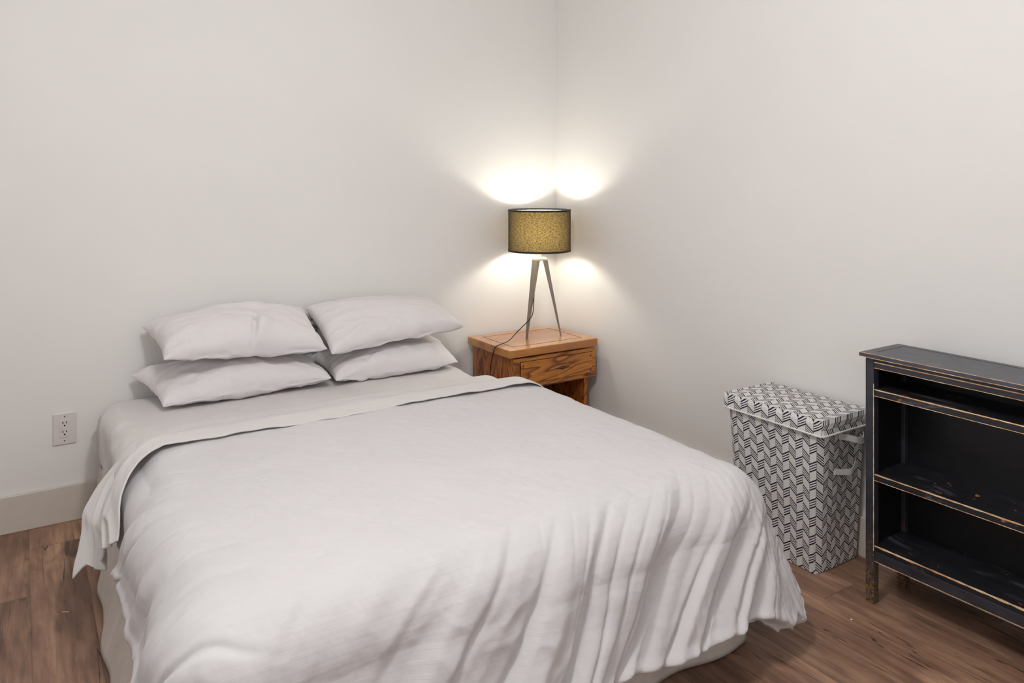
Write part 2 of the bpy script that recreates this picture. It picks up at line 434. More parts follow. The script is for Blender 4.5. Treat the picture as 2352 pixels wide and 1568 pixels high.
def mdisp(p, n):
    x, y, z = p
    a = float(fbm(np.array(x*9+z*5), np.array(y*9-z*7), 5, 3))*0.004
    side = 1.7 if x < BX0+0.06 and y > -0.75 else 0.25
    w = float(ridge(np.array(y*9+z*6), np.array(z*5-y*3), 9))**3 if True else 0
    return n*(a+side*0.010*max(0, w)) if z > 0.2 else n*0
to_parent(obj('mattress', rounded_box(BX0, BX1, BY0, BY1, 0.2, MZ, MR, 76, 100, 14, mdisp), SHEET, None, True), bed)
# fabric covered base down to the floor, with soft vertical folds and a split near the foot
def base_mesh():
    pts = []; R = 0.03
    x0, x1, y0, y1 = BX0-0.014, BX1+0.012, BY0+0.02, BY1
    per = []
    def seg(a, b, n):
        for i in range(n): per.append((a[0]+(b[0]-a[0])*i/n, a[1]+(b[1]-a[1])*i/n))
    seg((x0, y1), (x0, y0), 160); seg((x0, y0), (x1, y0), 120); seg((x1, y0), (x1, y1), 100); seg((x1, y1), (x0, y1), 40)
    per = np.array(per); N = len(per); t = np.roll(per, -1, 0)-np.roll(per, 1, 0); t /= np.linalg.norm(t, axis=1)[:, None]+1e-9
    nrm = np.stack([t[:, 1], -t[:, 0]], 1)*-1
    nrm = np.where((np.sum((per-np.array([(x0+x1)/2, (y0+y1)/2]))*nrm, 1) < 0)[:, None], -nrm, nrm)
    s = np.arange(N)*0.0125
    rows = []
    for k in range(16):
        h = k/15; z = 0.004+h*0.205
        amp = (1-h)*0.007+0.002
        w = amp*(np.sin(s*21+1.3*vn(s*3, s*0+h, 3))*0.6+vn(s*5, s*0+h*1.5, 8))
        back = (per[:, 1] > y1-0.02)
        w = np.where(back, 0, w)
        q = per+nrm*w[:, None]
        q[:, 1] = np.minimum(q[:, 1], y1)
        q[:, 0] += np.where(per[:, 0] < x0+0.01, 0.024*h-0.050*(1-h)*sst(-0.1, -1.2, per[:, 1]), 0)
        rows.append(np.concatenate([q, np.full((N, 1), z)], 1))
    P = np.array(rows); P = np.concatenate([P, P[:, :1]], 1)
    return grid_mesh('bed_skirt', P)
o = link('bed_skirt', base_mesh(), SKIRT, None, True); to_parent(o, bed)
sol = o.modifiers.new('s', 'SOLIDIFY'); sol.thickness = 0.004; sol.offset = -1
to_parent(boxm('box_spring', BX0+0.02, BX1-0.02, BY0+0.05, BY1-0.01, 0.03, 0.215, SKIRT), bed)

# draping: sheet coordinates (a across, b along) onto the rounded mattress
def drape(A, B, x0, x1, y0, y1, ztop, R, flare=0.06):
    """A,B world-like sheet coordinates; beyond the inner rectangle the cloth bends down over the edge"""
    cx = np.clip(A, x0+R, x1-R); cy = np.clip(B, y0+R, y1)
    dx = A-cx; dy = B-cy; dist = np.sqrt(dx*dx+dy*dy); sd = np.where(dist < 1e-6, 1, dist)
    nx, ny = dx/sd, dy/sd
    dist = dist*(1-0.10*4*(nx*ny)**2)
    arc = R*PI/2
    th = np.clip(dist/R, 0, PI/2)
    out = R*np.sin(th); down = R*(1-np.cos(th))
    ex = np.clip(dist-arc, 0, None)
    fl = flare*(1+0.5*4*(nx*ny)**2)
    out = out+ex*fl; down = down+ex*np.sqrt(1-fl**2)
    X = cx+nx*out; Y = cy+ny*out; Z = ztop-down
    # surface normal
    NX = nx*np.sin(th); NY = ny*np.sin(th); NZ = np.cos(th)
    return X, Y, Z, NX, NY, NZ, dist, ex, nx, ny

def clear_mattress(X, Y, Z, gap):
    # keep cloth outside the mattress (rounded box distance)
    c = np.array([(BX0+BX1)/2, (BY0+BY1)/2, (MZ-0.3)/2]); hs = np.array([(BX1-BX0)/2-MR, (BY1-BY0)/2-MR, (MZ+0.3)/2-MR])
    q = [X-c[0], Y-c[1], Z-c[2]]; a = [np.abs(v)-h for v, h in zip(q, hs)]
    mx = [np.maximum(v, 0) for v in a]; L = np.sqrt(sum(v*v for v in mx)); inn = np.minimum(np.maximum(np.maximum(a[0], a[1]), a[2]), 0)
    sd = L+inn-MR; Ls = np.where(L < 1e-5, 1, L)
    push = np.maximum(gap-sd, 0); push = np.where(L < 1e-5, 0, push)
    g = [np.sign(v)*m/Ls for v, m in zip(q, mx)]
    X = X+g[0]*push; Y = Y+g[1]*push; Z = Z+g[2]*push
    Z = np.where(L < 1e-5, np.maximum(Z, MZ+gap), Z)
    return X, Y, Z
def make_duvet():
    n, m = 420, 400
    x0, x1, y0 = BX0-0.045, BX1+0.105, BY0-0.045; ytop = -0.80
    ztop = 0.508; R = 0.14
    aL, aR = x0-0.145, x1+0.27; bF, bH = y0-0.378, ytop
    A, B = np.meshgrid(np.linspace(aL, aR, n), np.linspace(bH, bF, m), indexing='ij')
    # ragged hem: stretch the sheet a little in and out
    hemL = np.clip((x0-A)/0.145, 0, 1); hemF = np.clip((y0-B)/0.378, 0, 1); hemR = np.clip((A-x1)/0.27, 0, 1)
    A2 = A-hemL*(0.02*vn(B*7, B*0, 21)+0.012*vn(B*17, B*0, 22)) + hemR*0.02*vn(B*6, B*0, 23)
    B2 = B-hemF*(0.035*vn(A*4.5, A*0, 24)+0.012*vn(A*13, A*0, 25))
    # foot hem a bit longer towards the right corner
    B2 = B2+hemF*0.03*sst(-1.9, -2.3, A)
    X, Y, Z, NX, NY, NZ, D, EX, nx, ny = drape(A2, B2, x0, x1, y0, 5.0, ztop, R, 0.25)
    # loft: quilted puff over the top, thinner towards head and edges
    edge = sst(0, 0.28, A-x0)*sst(0, 0.28, x1-A)*sst(0, 0.35, B-y0)
    puff = 0.016*edge + 0.007*fbm(A*2.3, B*2.3, 31, 3)
    # folds down the foot drop, slanting towards the left as they fall, starting on the top near the edge
    fw = 0.85*sst(0.22, -0.14, B-y0) * sst(-2.25, -1.75, A) * (0.10+0.90*sst(x1+0.02, x1-0.30, A))
    k = A*1.0 + (y0+0.30-B)*0.80 + 0.05*vn(A*3, B*3, 40)
    f1 = vn(k*11, B*1.1, 41); f2 = vn(k*19+3, B*1.6, 43)
    sharp = lambda f: np.sign(f)*np.abs(f)**0.8
    grow = sst(-0.35, 0.22, y0-B)
    val = lambda f, w: np.exp(-(f/w)**2)
    amp1 = 0.35+0.65*sst(-0.5, 0.4, vn(k*3.3+9, B*1.6, 48)); amp2 = sst(-0.2, 0.5, vn(k*5+1, B*2.2, 49))
    v1 = val(np.sin(PI*(k*5.8+0.9*vn(k*2.6, B*1.4, 46))), 0.30); v2 = val(np.sin(PI*(k*17+1.2*vn(k*4, B*1.8, 47))), 0.32)
    folds = fw*((0.028*sharp(f1))*(0.30+0.95*grow)+0.010*f2*(0.4+0.6*grow)
                - 0.022*amp1*v1*(0.2+grow) - 0.006*amp2*v2*(0.5+grow))
    fine = sst(0.22, -0.05, B-y0)*sst(-1.3, -0.9, A)*0.0030*val(np.sin(PI*(A*34-(B-y0)*6+1.5*vn(A*5, B*4, 58))), 0.3)*sst(-0.1, 0.5, vn(A*6, B*6, 59))
    folds = folds-fine
    # diagonal tension folds on the left side drop
    lw = sst(0.24, -0.05, A-x0) * sst(-1.02, -1.25, B)
    kl = B*1.0 + (A-x0)*0.45
    left = lw*(0.020*sharp(vn(kl*7.5, A*1.6, 51))+0.009*vn(kl*17, A*2, 52)-0.018*sst(-0.3, 0.4, vn(kl*3, A*2, 54))*val(np.sin(PI*(kl*8.5+0.9*vn(kl*3, A*2, 53))), 0.3))
    # right side
    rw = sst(0.18, -0.15, x1-A) * sst(y0-0.05, y0+0.25, B)
    right = rw*(0.012*vn(B*9, A*1.5, 61)+0.006*vn(B*20, A*2, 62))
    # small creases
    cr = 0.0022*ridge(A*9+B*5, B*6-A*3, 71)*sst(0.1, 0.6, vn(A*1.7, B*1.7, 72)+0.35) + 0.0012*fbm(A*22, B*22, 73, 3)
    cr = cr + fw*0.002*ridge(k*16, B*4, 75)
    # scrunched patch at the middle of the foot edge
    sc = np.exp(-(((A+1.62)/0.22)**2+((B-y0+0.10)/0.13)**2))
    cr = cr + sc*0.0035*(ridge(A*13+B*8, B*11-A*5, 77)+ridge(A*7-B*15, B*8, 78))
    h = puff+folds+left+right+cr
    # rolled lip where the hem turns under
    X = X+NX*h; Y = Y+NY*h; Z = Z+NZ*h
    # gathered corner: cloth beyond the corner bunches into a few deep folds
    cn = np.clip(D, 0, 1)*4*np.abs(nx*ny)
    ang = np.arctan2(np.abs(ny), np.abs(nx))
    g = np.clip(cn, 0, 1)*np.where(A < -1.5, 0.006, 1.0)*(0.008*np.sin(ang*9+1.9)+0.008*vn(ang*9, D*3, 64)-0.005*val(np.sin(ang*21+2*vn(ang*4, D*4, 65)), 0.3))*sst(0.05, 0.32, D)
    X = X+nx*g; Y = Y+ny*g
    # the filled hem turns under in a soft roll
    hF = sst(0.80, 1, hemF); hL = sst(0.80, 1, hemL)*0.35; hR = sst(0.86, 1, hemR)
    curl = np.maximum(hF, np.maximum(hL, hR))
    bulge = np.sin(PI*np.clip(curl, 0, 1))*0.012
    X = X+nx*(bulge-curl**2*0.050); Y = Y+ny*(bulge-curl**2*0.050); Z = Z+curl**2*0.012
    Z = np.maximum(Z, 0.02)
    X = X+0.036*sst(-1.4, -1.05, B)*sst(x0+0.25, x0, A)   # drawn in where the sheet is turned over it
    X, Y, Z = clear_mattress(X, Y, Z, 0.022)
    P = np.stack([X, Y, Z], -1)
    return grid_mesh('duvet', P, np.stack([A, B], -1), True)
duvet = link('duvet', make_duvet(), DUVET, None, True)
tag(duvet, 'white satin-striped duvet spread over the bed with gathered folds hanging at its foot', 'duvet')
s = duvet.modifiers.new('s', 'SOLIDIFY'); s.thickness = 0.016; s.offset = -1

def make_topsheet(lift, sL, shrink=0.0, b0=-0.60, b1=-0.955):
    n, m = 360, 110
    x0, x1 = BX0-0.012, BX1+0.055
    aL, aR = x0-sL, x1+0.20
    A, B = np.meshgrid(np.linspace(aL, aR, n), np.linspace(b0+shrink, b1-shrink*0, m), indexing='ij')
    R = 0.12
    v = (B-b1)/(b0-b1)
    A = np.where(A < x0, x0+(A-x0)*(0.66+0.34*v), A); drop = np.clip(x0+R-A, 0, None)
    # duvet lies underneath its foot half
    under = sst(-0.76, -0.86, B)
    ztop = 0.472+lift+0.052*under
    X, Y, Z, NX, NY, NZ, D, EX, nx, ny = drape(A, B, x0-0.025*under, x1, -50, 50, ztop, R, 0.10)
    # hanging part swings towards the foot and away from the mattress
    Y = Y-drop*1.05*(0.85+0.25*v)*(0.9+0.1*vn(A*4, B*4, 3))
    X = X-sst(0.06, 0.24, drop)*(0.010+0.085*v)
    k = B*1.0+drop*0.4
    h = 0.003*fbm(A*4, B*4, 11, 3)+0.0015*fbm(A*18, B*18, 12, 3)
    h = h+sst(0.05, 0.3, drop)*(0.018*vn(k*11, A*3, 13)+0.010*ridge(k*14, A*9, 14)-0.004)
    # waviness of the turned edge on top
    we = sst(0.12, 0.0, B-b1)
    Y = Y+we*(0.012*vn(A*3.0, A*0, 15)+0.004*vn(A*14, A*0, 16))
    X = X+NX*h; Z = Z+NZ*h+we*0.003*vn(A*9, A*0, 18)
    # hem raggedness on the hanging end
    he = np.clip((x0-A)/sL, 0, 1)
    Z = Z-he**2*0.03*vn(B*9, B*0, 17)
    X, Y, Z = clear_mattress(X, Y, Z, 0.013)
    return grid_mesh('top_sheet', np.stack([X, Y, Z], -1), np.stack([A, B], -1), True)
ts = link('top_sheet', make_topsheet(0.014, 0.23), SHEET, None, True)
tag(ts, 'white top sheet turned down over the duvet, hanging at the left side', 'bed sheet')
s = ts.modifiers.new('s', 'SOLIDIFY'); s.thickness = 0.005; s.offset = -1

# ------------------------------------------------------------------ pillows
def pillow(name, c, T, seed, label, bottom=0.55, sag=0.0, crease=None, pinch=0.06, floor_z=None):
    """c: back-left, back-right, front-right, front-left corners"""
    nu, nv = 110, 84
    BL, BR, FR, FL = [np.array(p, float) for p in c]
    ctr = (BL+BR+FR+FL)/4
    ex = (BR+FR-BL-FL); ex /= np.linalg.norm(ex); ey = (BL+BR-FL-FR); ey -= ex*ey.dot(ex); ey /= np.linalg.norm(ey); ez = np.cross(ex, ey)
    def surf(side):
        U, V = np.meshgrid(np.sin(np.linspace(-PI/2, PI/2, nu)), np.sin(np.linspace(-PI/2, PI/2, nv)), indexing='ij')
        u = U*(1-pinch*np.cos(V*PI/2)**1.0); v = V*(1-pinch*0.9*np.cos(U*PI/2))
        a = (u+1)/2; b = (v+1)/2
        P = (FL*((1-a)*(1-b))[..., None]+FR*(a*(1-b))[..., None]+BL*((1-a)*b)[..., None]+BR*(a*b)[..., None])
        e = (np.clip(1-U**2, 0, 1)**0.55)*(np.clip(1-V**2, 0, 1)**0.5)
        shape = np.clip(e, 0, 1)**0.78
        lump = 1+0.10*fbm(U*1.6+seed, V*1.6, seed, 2)
        t = T*shape*lump*(1.0 if side > 0 else bottom)
        rim = np.clip(shape*6, 0, 1)
        # wrinkles radiating from corners and along the seams
        ang = np.arctan2(V, U); rad = np.sqrt(U*U+V*V)
        rw = vn(ang*7+seed, rad*1.5, seed+3)*sst(0.45, 1.15, rad)*0.006
        sw = vn(U*9+V*2+seed, V*2.5, seed+5)*sst(0.5, 0.95, np.abs(V))*0.0045
        dg = ridge(U*4+V*2.2+seed, V*3-U*1.2, seed+6)*0.0035*rim
        fine = 0.0016*fbm(U*11, V*11, seed+7, 3)*rim
        hh = t+(rw+sw)*rim*1.2+dg+fine
        if crease and side > 0:
            uc, dep = crease
            q = U-uc-0.18*V
            hh = hh-dep*np.exp(-(q/0.03)**2)*sst(0.25, -0.6, V)*rim+dep*0.9*np.exp(-((q-0.10)/0.09)**2)*sst(0.25, -0.6, V)*rim
        Q = P+side*hh[..., None]*ez
        if floor_z is not None: Q[..., 2] = np.maximum(Q[..., 2], floor_z)
        Q = Q-np.array([0, 0, 1.0])*(sag*(np.abs(U)**2*(1-V**2*0.3)))[..., None]
        # slightly wavy seam outline
        seamw = 0.005*vn(U*6+V*5, V*6-U*5, seed+9)*(1-rim)
        Q = Q+ey*seamw[..., None]
        return Q
    top, bot = surf(1), surf(-1)
    me = bpy.data.meshes.new(name)
    N = nu*nv; idx = np.arange(N).reshape(nu, nv)
    def faces(ix, flip):
        a = ix[:-1, :-1]; b = ix[1:, :-1]; c_ = ix[1:, 1:]; d = ix[:-1, 1:]
        f = np.stack([a, b, c_, d] if not flip else [a, d, c_, b], -1).reshape(-1, 4); return f
    idb = idx+N
    F = np.concatenate([faces(idx, False), faces(idb, True)])
    me.from_pydata(np.concatenate([top.reshape(-1, 3), bot.reshape(-1, 3)]).tolist(), [], F.tolist())
    bm = bmesh.new(); bm.from_mesh(me); bmesh.ops.remove_doubles(bm, verts=bm.verts[:], dist=1e-4); bmesh.ops.recalc_face_normals(bm, faces=bm.faces[:]); bm.to_mesh(me); bm.free()
    # hemmed seam
    o = link(name, me, PILLOW, None, True)
    return tag(o, label, 'pillow', 'pillows stacked on the bed')
pillow('pillow', [(-2.16, -0.055, 0.555), (-1.425, -0.055, 0.52), (-1.425, -0.345, 0.502), (-2.085, -0.355, 0.492)], 0.105, 3,
       'white pillow lowest on the left side of the bed, resting on the fitted sheet', bottom=0.45, floor_z=MZ+0.006)
pillow('pillow', [(-1.425, -0.055, 0.535), (-0.765, -0.055, 0.535), (-0.82, -0.36, 0.494), (-1.41, -0.355, 0.492)], 0.098, 8,
       'white pillow lowest on the right, nearest the nightstand, under another pillow', bottom=0.45, floor_z=MZ+0.006)
pillow('pillow', [(-2.12, -0.055, 0.745), (-1.455, -0.060, 0.745), (-1.445, -0.355, 0.628), (-2.085, -0.375, 0.672)], 0.118, 13,
       'plump white pillow on top of the left stack, with a crease in its front', bottom=0.36, crease=(0.20, 0.024))
pillow('pillow', [(-1.44, -0.050, 0.755), (-0.82, -0.055, 0.735), (-0.775, -0.330, 0.650), (-1.435, -0.375, 0.612)], 0.100, 19,
       'white pillow on top of the right stack, its corner pointing at the nightstand', bottom=0.36, pinch=0.035)

# pillow-shaped stand-in for an unidentified thing in the gap behind
def m_ticking():
    t = NT('grey_gap_print'); p = t.pos(); x, y, z = t.sep(p)
    n = t.noise(p, 45, 2, 0.5, 1.5)
    c = t.ramp(n, [(0.40, srgb(176, 172, 170)), (0.50, srgb(96, 92, 84)), (0.60, srgb(190, 188, 186))])
    d = t.math('ABSOLUTE', t.math('SUBTRACT', z, 0.688))
    c = t.mix(t.ramp(d, [(0.0075, 1.0), (0.0085, 0.0)]), c, srgb(232, 230, 228))
    return t.set(c, 0.8)
TICK = m_ticking()
cu = pillow('gap_piece', [(-1.475, -0.026, 0.715), (-1.375, -0.026, 0.72), (-1.375, -0.030, 0.56), (-1.475, -0.030, 0.56)], 0.014, 23,
       'unidentified small grey and white patterned piece at the wall between the upper pillows', bottom=0.4)
cu.data.materials.clear(); cu.data.materials.append(TICK); cu['category'] = 'cushion'; del cu['group']

# ------------------------------------------------------------------ wall outlet
ou = empty('wall_outlet', (-2.390, 0, 0.366), 'white double power outlet plate on the back wall left of the bed', 'outlet')
def lb(name, x0, x1, y0, y1, z0, z1, mat, par, bev=0): return boxm(name, x0, x1, y0, y1, z0, z1, mat, par, bev)
lb('cover_plate', -0.040, 0.040, -0.0065, -0.0003, -0.0615, 0.0615, PLATE, ou, 0.0025)
sk = lb('socket_insert', -0.0168, 0.0168, -0.0085, -0.0062, -0.0335, 0.0335, PLATE, ou, 0.0008)
for zc in (0.0185, -0.0165):
    for sx, hh in ((-0.0062, 0.0042), (0.0062, 0.0036)):
        lb('slot', sx-0.0015, sx+0.0015, -0.0091, -0.0084, zc+0.006-hh, zc+0.006+hh, DARK, sk)
    bm = bmesh.new(); bmesh.ops.create_cone(bm, cap_ends=True, segments=16, radius1=0.0031, radius2=0.0031, depth=0.0007, matrix=Matrix.Translation((0, -0.00875, zc-0.0055)) @ Matrix.Rotation(PI/2, 4, 'X'))
    obj('ground_hole', bm, DARK, sk)
for zc in (0.0475, -0.0475):
    bm = bmesh.new(); bmesh.ops.create_cone(bm, cap_ends=True, segments=16, radius1=0.003, radius2=0.0026, depth=0.0012, matrix=Matrix.Translation((0, -0.0068, zc)) @ Matrix.Rotation(PI/2, 4, 'X'))
    obj('screw', bm, plain('screw_head', srgb(120, 108, 100), 0.4, 0.4), ou)

# ------------------------------------------------------------------ nightstand
NX0, NX1, NY0, NY1, NZ = -0.580, -0.040, -0.425, -0.022, 0.530
ns = empty('nightstand', ((NX0+NX1)/2, (NY0+NY1)/2, 0), 'honey pine nightstand with one drawer in the corner of the room', 'nightstand')
def NP(o): return to_parent(o, ns)
top = NP(boxm('top', NX0, NX1, NY0, NY1, NZ-0.040, NZ, PINE_T, None, 0.004))
bm = bmesh.new(); gi = 0.058; gw = 0.0035; zt = NZ-0.0005
for (a, b, c, d) in ((NX0+gi, NX1-gi, NY0+gi, NY0+gi+gw), (NX0+gi, NX1-gi, NY1-gi-gw, NY1-gi), (NX0+gi, NX0+gi+gw, NY0+gi, NY1-gi), (NX1-gi-gw, NX1-gi, NY0+gi, NY1-gi)):
    bx(bm, a, b, c, d, zt-0.001, zt+0.0009)
g = obj('inlay_line', bm, GROOVE); g.parent = top
for (x, y) in ((-0.12, -0.10), (-0.105, -0.11), (-0.52, -0.26), (-0.09, -0.20), (-0.30, -0.052), (-0.065, -0.14)):
    g = obj('peg_mark', bx(bmesh.new(), x, x+0.006, y, y+0.003, NZ-0.0008, NZ+0.0006), GROOVE); g.parent = top
bxl, bxr = -0.548, -0.072
def side_panel(x0, x1):
    # board whose lower edge is cut in a curve, front set back below the drawer
    bm = bmesh.new(); prof = [(NY0+0.03, 0.325), (NY0+0.03, NZ-0.04), (NY1+0.0, NZ-0.04), (NY1+0.0, 0.0), (NY1-0.05, 0.0), (NY1-0.07, 0.045), (NY1-0.14, 0.075), (NY0+0.17, 0.075), (NY0+0.10, 0.045), (NY0+0.085, 0.0), (NY0+0.035, 0.0)]
    f = bm.faces.new([bm.verts.new((x0, y, z)) for y, z in prof])
    r = bmesh.ops.extrude_face_region(bm, geom=[f]); bmesh.ops.translate(bm, vec=(x1-x0, 0, 0), verts=[v for v in r['geom'] if isinstance(v, bmesh.types.BMVert)])
    return NP(obj('side_panel', bm, PINE_S))
side_panel(bxl, bxl+0.022); side_panel(bxr-0.034, bxr-0.012)
NP(boxm('back_panel', bxl+0.022, bxr-0.034, NY1-0.016, NY1-0.002, 0.09, NZ-0.04, PINE_D))
NP(boxm('lower_shelf', bxl+0.022, bxr-0.034, NY0+0.05, NY1-0.016, 0.10, 0.122, PINE_D))
NP(boxm('drawer_bottom_rail', bxl+0.022, bxr-0.034, NY0+0.03, NY1-0.016, 0.325, 0.345, PINE_D))
# front frame around the drawer
dz0, dz1 = 0.338, 0.478
bm = bmesh.new()
fx0, fx1 = bxl+0.0, -0.042
bx(bm, fx0, fx1, NY0+0.014, NY0+0.032, 0.335, dz1+0.004, 0.0015)
dr = NP(obj('drawer_front_frame', bm, PINE_F)); dr.name = 'front_frame'
dx0, dx1 = fx0+0.040, fx1-0.028
drawer = NP(boxm('drawer', dx0, dx1, NY0+0.006, NY0+0.020, 0.357, 0.462, PINE_F, None, 0.0015))
bm = bmesh.new()
e = 0.0022; yA, yB = NY0+0.0125, NY0+0.0142
bx(bm, dx0-e, dx1+e, yA, yB, 0.357-e, 0.357+0.0005); bx(bm, dx0-e, dx1+e, yA, yB, 0.462-0.0005, 0.462+e)
bx(bm, dx0-e, dx0+0.0005, yA, yB, 0.357, 0.462); bx(bm, dx1-0.0005, dx1+e, yA, yB, 0.357, 0.462)
g = obj('inlay_line', bm, GROOVE); g.parent = drawer
g.matrix_parent_inverse = drawer.matrix_basis.inverted()
# pull: small oval plate with a row of beads
bm = bmesh.new(); hx, hy, hz = -0.262, NY0+0.004, 0.408
for k in range(-5, 6):
    r = 0.0046 if k else 0.009
    rr = 0.0034 if abs(k) > 3 else 0.0046
    m4 = Matrix.Translation((hx+k*0.0075+(0.004 if k > 0 else -0.004 if k < 0 else 0), hy, hz)) @ Matrix.Diagonal((1.9 if k == 0 else 0.8, 0.55, 1.0, 1))
    bmesh.ops.create_uvsphere(bm, u_segments=14, v_segments=8, radius=(0.0085 if k == 0 else rr), matrix=m4)
g = obj('drawer_pull', bm, ANTIQ, drawer, True)
for (x, z) in ((dx0+0.012, 0.372), (dx0+0.012, 0.446), (dx1-0.012, 0.372), (dx1-0.012, 0.446)):
    bm = bmesh.new(); bmesh.ops.create_uvsphere(bm, u_segments=12, v_segments=8, radius=0.0042, matrix=Matrix.Translation((x, NY0+0.0062, z)) @ Matrix.Diagonal((1, 0.5, 1, 1)))
    g = obj('nail_head', bm, GROOVE, drawer, True)

# ------------------------------------------------------------------ table lamp
LX, LY = -0.252, -0.205
lamp = empty('table_lamp', (LX, LY, NZ), 'lit tripod table lamp with dark linen drum shade on the nightstand', 'lamp')
zb, zt = 0.972-NZ, 1.188-NZ; SR = 0.163
hz0 = 0.925-NZ
for ang in (199, 324, 93):
    a = math.radians(ang); d = Vector((math.cos(a), math.sin(a), 0)); s_ = Vector((-d.y, d.x, 0))
    pt = d*0.030+Vector((0, 0, hz0)); pb = d*0.112
    bm = bmesh.new(); rings = []
    for p, wq, th in ((pb, 0.0035, 0.0035), (pb.lerp(pt, 0.5), 0.0095, 0.0075), (pt, 0.0160, 0.0125)):
        rings.append([bm.verts.new(p+s_*wq*sx+d*th*sy) for sx, sy in ((-1, -1), (1, -1), (1, 1), (-1, 1))])
    for A_, B_ in zip(rings[:-1], rings[1:]):
        for i in range(4): bm.faces.new((A_[i], A_[(i+1) % 4], B_[(i+1) % 4], B_[i]))
    bm.faces.new(rings[0]); bm.faces.new(rings[-1])
    obj('leg', bm, NICKEL, lamp)
bm = bmesh.new(); r = lathe(bm, [(0.001, hz0-0.001), (0.036, hz0-0.001), (0.038, hz0+0.003), (0.038, hz0+0.010), (0.034, hz0+0.013), (0.001, hz0+0.013)], seg=32); obj('hub', bm, BRASSW, lamp, False)
bm = bmesh.new(); r = lathe(bm, [(0.0105, hz0+0.012), (0.0105, hz0+0.045), (0.016, hz0+0.047), (0.016, hz0+0.085), (0.001, hz0+0.085)], seg=24); obj('socket', bm, BRASSW, lamp, True)
# shade: one open cylinder of fabric with UVs in metres
seg = 96; P = np.zeros((seg+1, 9, 3)); UV = np.zeros((seg+1, 9, 2))
for i in range(seg+1):
    for j in range(9):
        a = -2*PI*i/seg; z = zb+(zt-zb)*j/8
        P[i, j] = (SR*math.cos(a), SR*math.sin(a), z); UV[i, j] = (SR*2*PI*i/seg, z)
me = grid_mesh('shade', P, UV); bm = bmesh.new(); bm.from_mesh(me)
bmesh.ops.remove_doubles(bm, verts=bm.verts[:], dist=1e-5)
bm.normal_update()
bm.faces.ensure_lookup_table()
if bm.faces[0].normal.xy.dot(bm.faces[0].calc_center_median().xy) < 0:
    bmesh.ops.reverse_faces(bm, faces=bm.faces[:])
bm.to_mesh(me); bm.free()
shade = link('lamp_shade', me, SHADE, lamp, True)
for z0_, z1_ in ((zb-0.001, zb+0.008), (zt-0.008, zt+0.001)):
    bm = bmesh.new(); r = lathe(bm, [(SR-0.0012, z0_), (SR+0.0016, z0_), (SR+0.0016, z1_), (SR-0.0012, z1_), (SR-0.0012, z0_)], seg=96)
    obj('shade_trim', bm, TRIMB, shade, True)
bm = bmesh.new(); q = SR-0.003; tube(bm, [(-q, 0, zb+0.02), (0, 0, zb+0.02), (q, 0, zb+0.02)], 0.0015); tube(bm, [(0, -q, zb+0.02), (0, 0, zb+0.02), (0, q, zb+0.02)], 0.0015)
obj('shade_spider', bm, BRASSW, lamp)
bm = bmesh.new(); bmesh.ops.create_uvsphere(bm, u_segments=24, v_segments=16, radius=0.030, matrix=Matrix.Translation((0, 0, (zb+zt)/2+0.0)) @ Matrix.Diagonal((1, 1, 1.2, 1)))
obj('bulb', bm, m_emit('bulb_glass', (1.0, 0.96, 0.84, 1), BULB*14), lamp, True)
a = math.radians(199); d = Vector((math.cos(a), math.sin(a), 0))
fp = lambda t: d*(0.112*(1-t)+0.03*t+0.008)+Vector((0, 0, hz0*t))
cp = [fp(0.62)+Vector((0.020, 0.004, 0)), fp(0.50)+Vector((0.018, -0.006, 0)), fp(0.38)+Vector((0.016, -0.014, 0)), fp(0.27)+Vector((0.006, -0.014, 0))]
L0 = Vector((LX, LY, NZ))
cp += [Vector(q)-L0 for q in ((-0.405, -0.235, NZ+0.045), (-0.480, -0.268, NZ+0.012), (-0.545, -0.300, NZ+0.006), (-0.585, -0.305, NZ-0.004), (-0.594, -0.295, NZ-0.05), (-0.592, -0.270, NZ-0.12), (-0.590, -0.255, NZ-0.30), (-0.588, -0.20, 0.03))]
obj('power_cord', tube(bmesh.new(), smoothpath(cp, 8), 0.0024, 8), CORD, lamp, True)

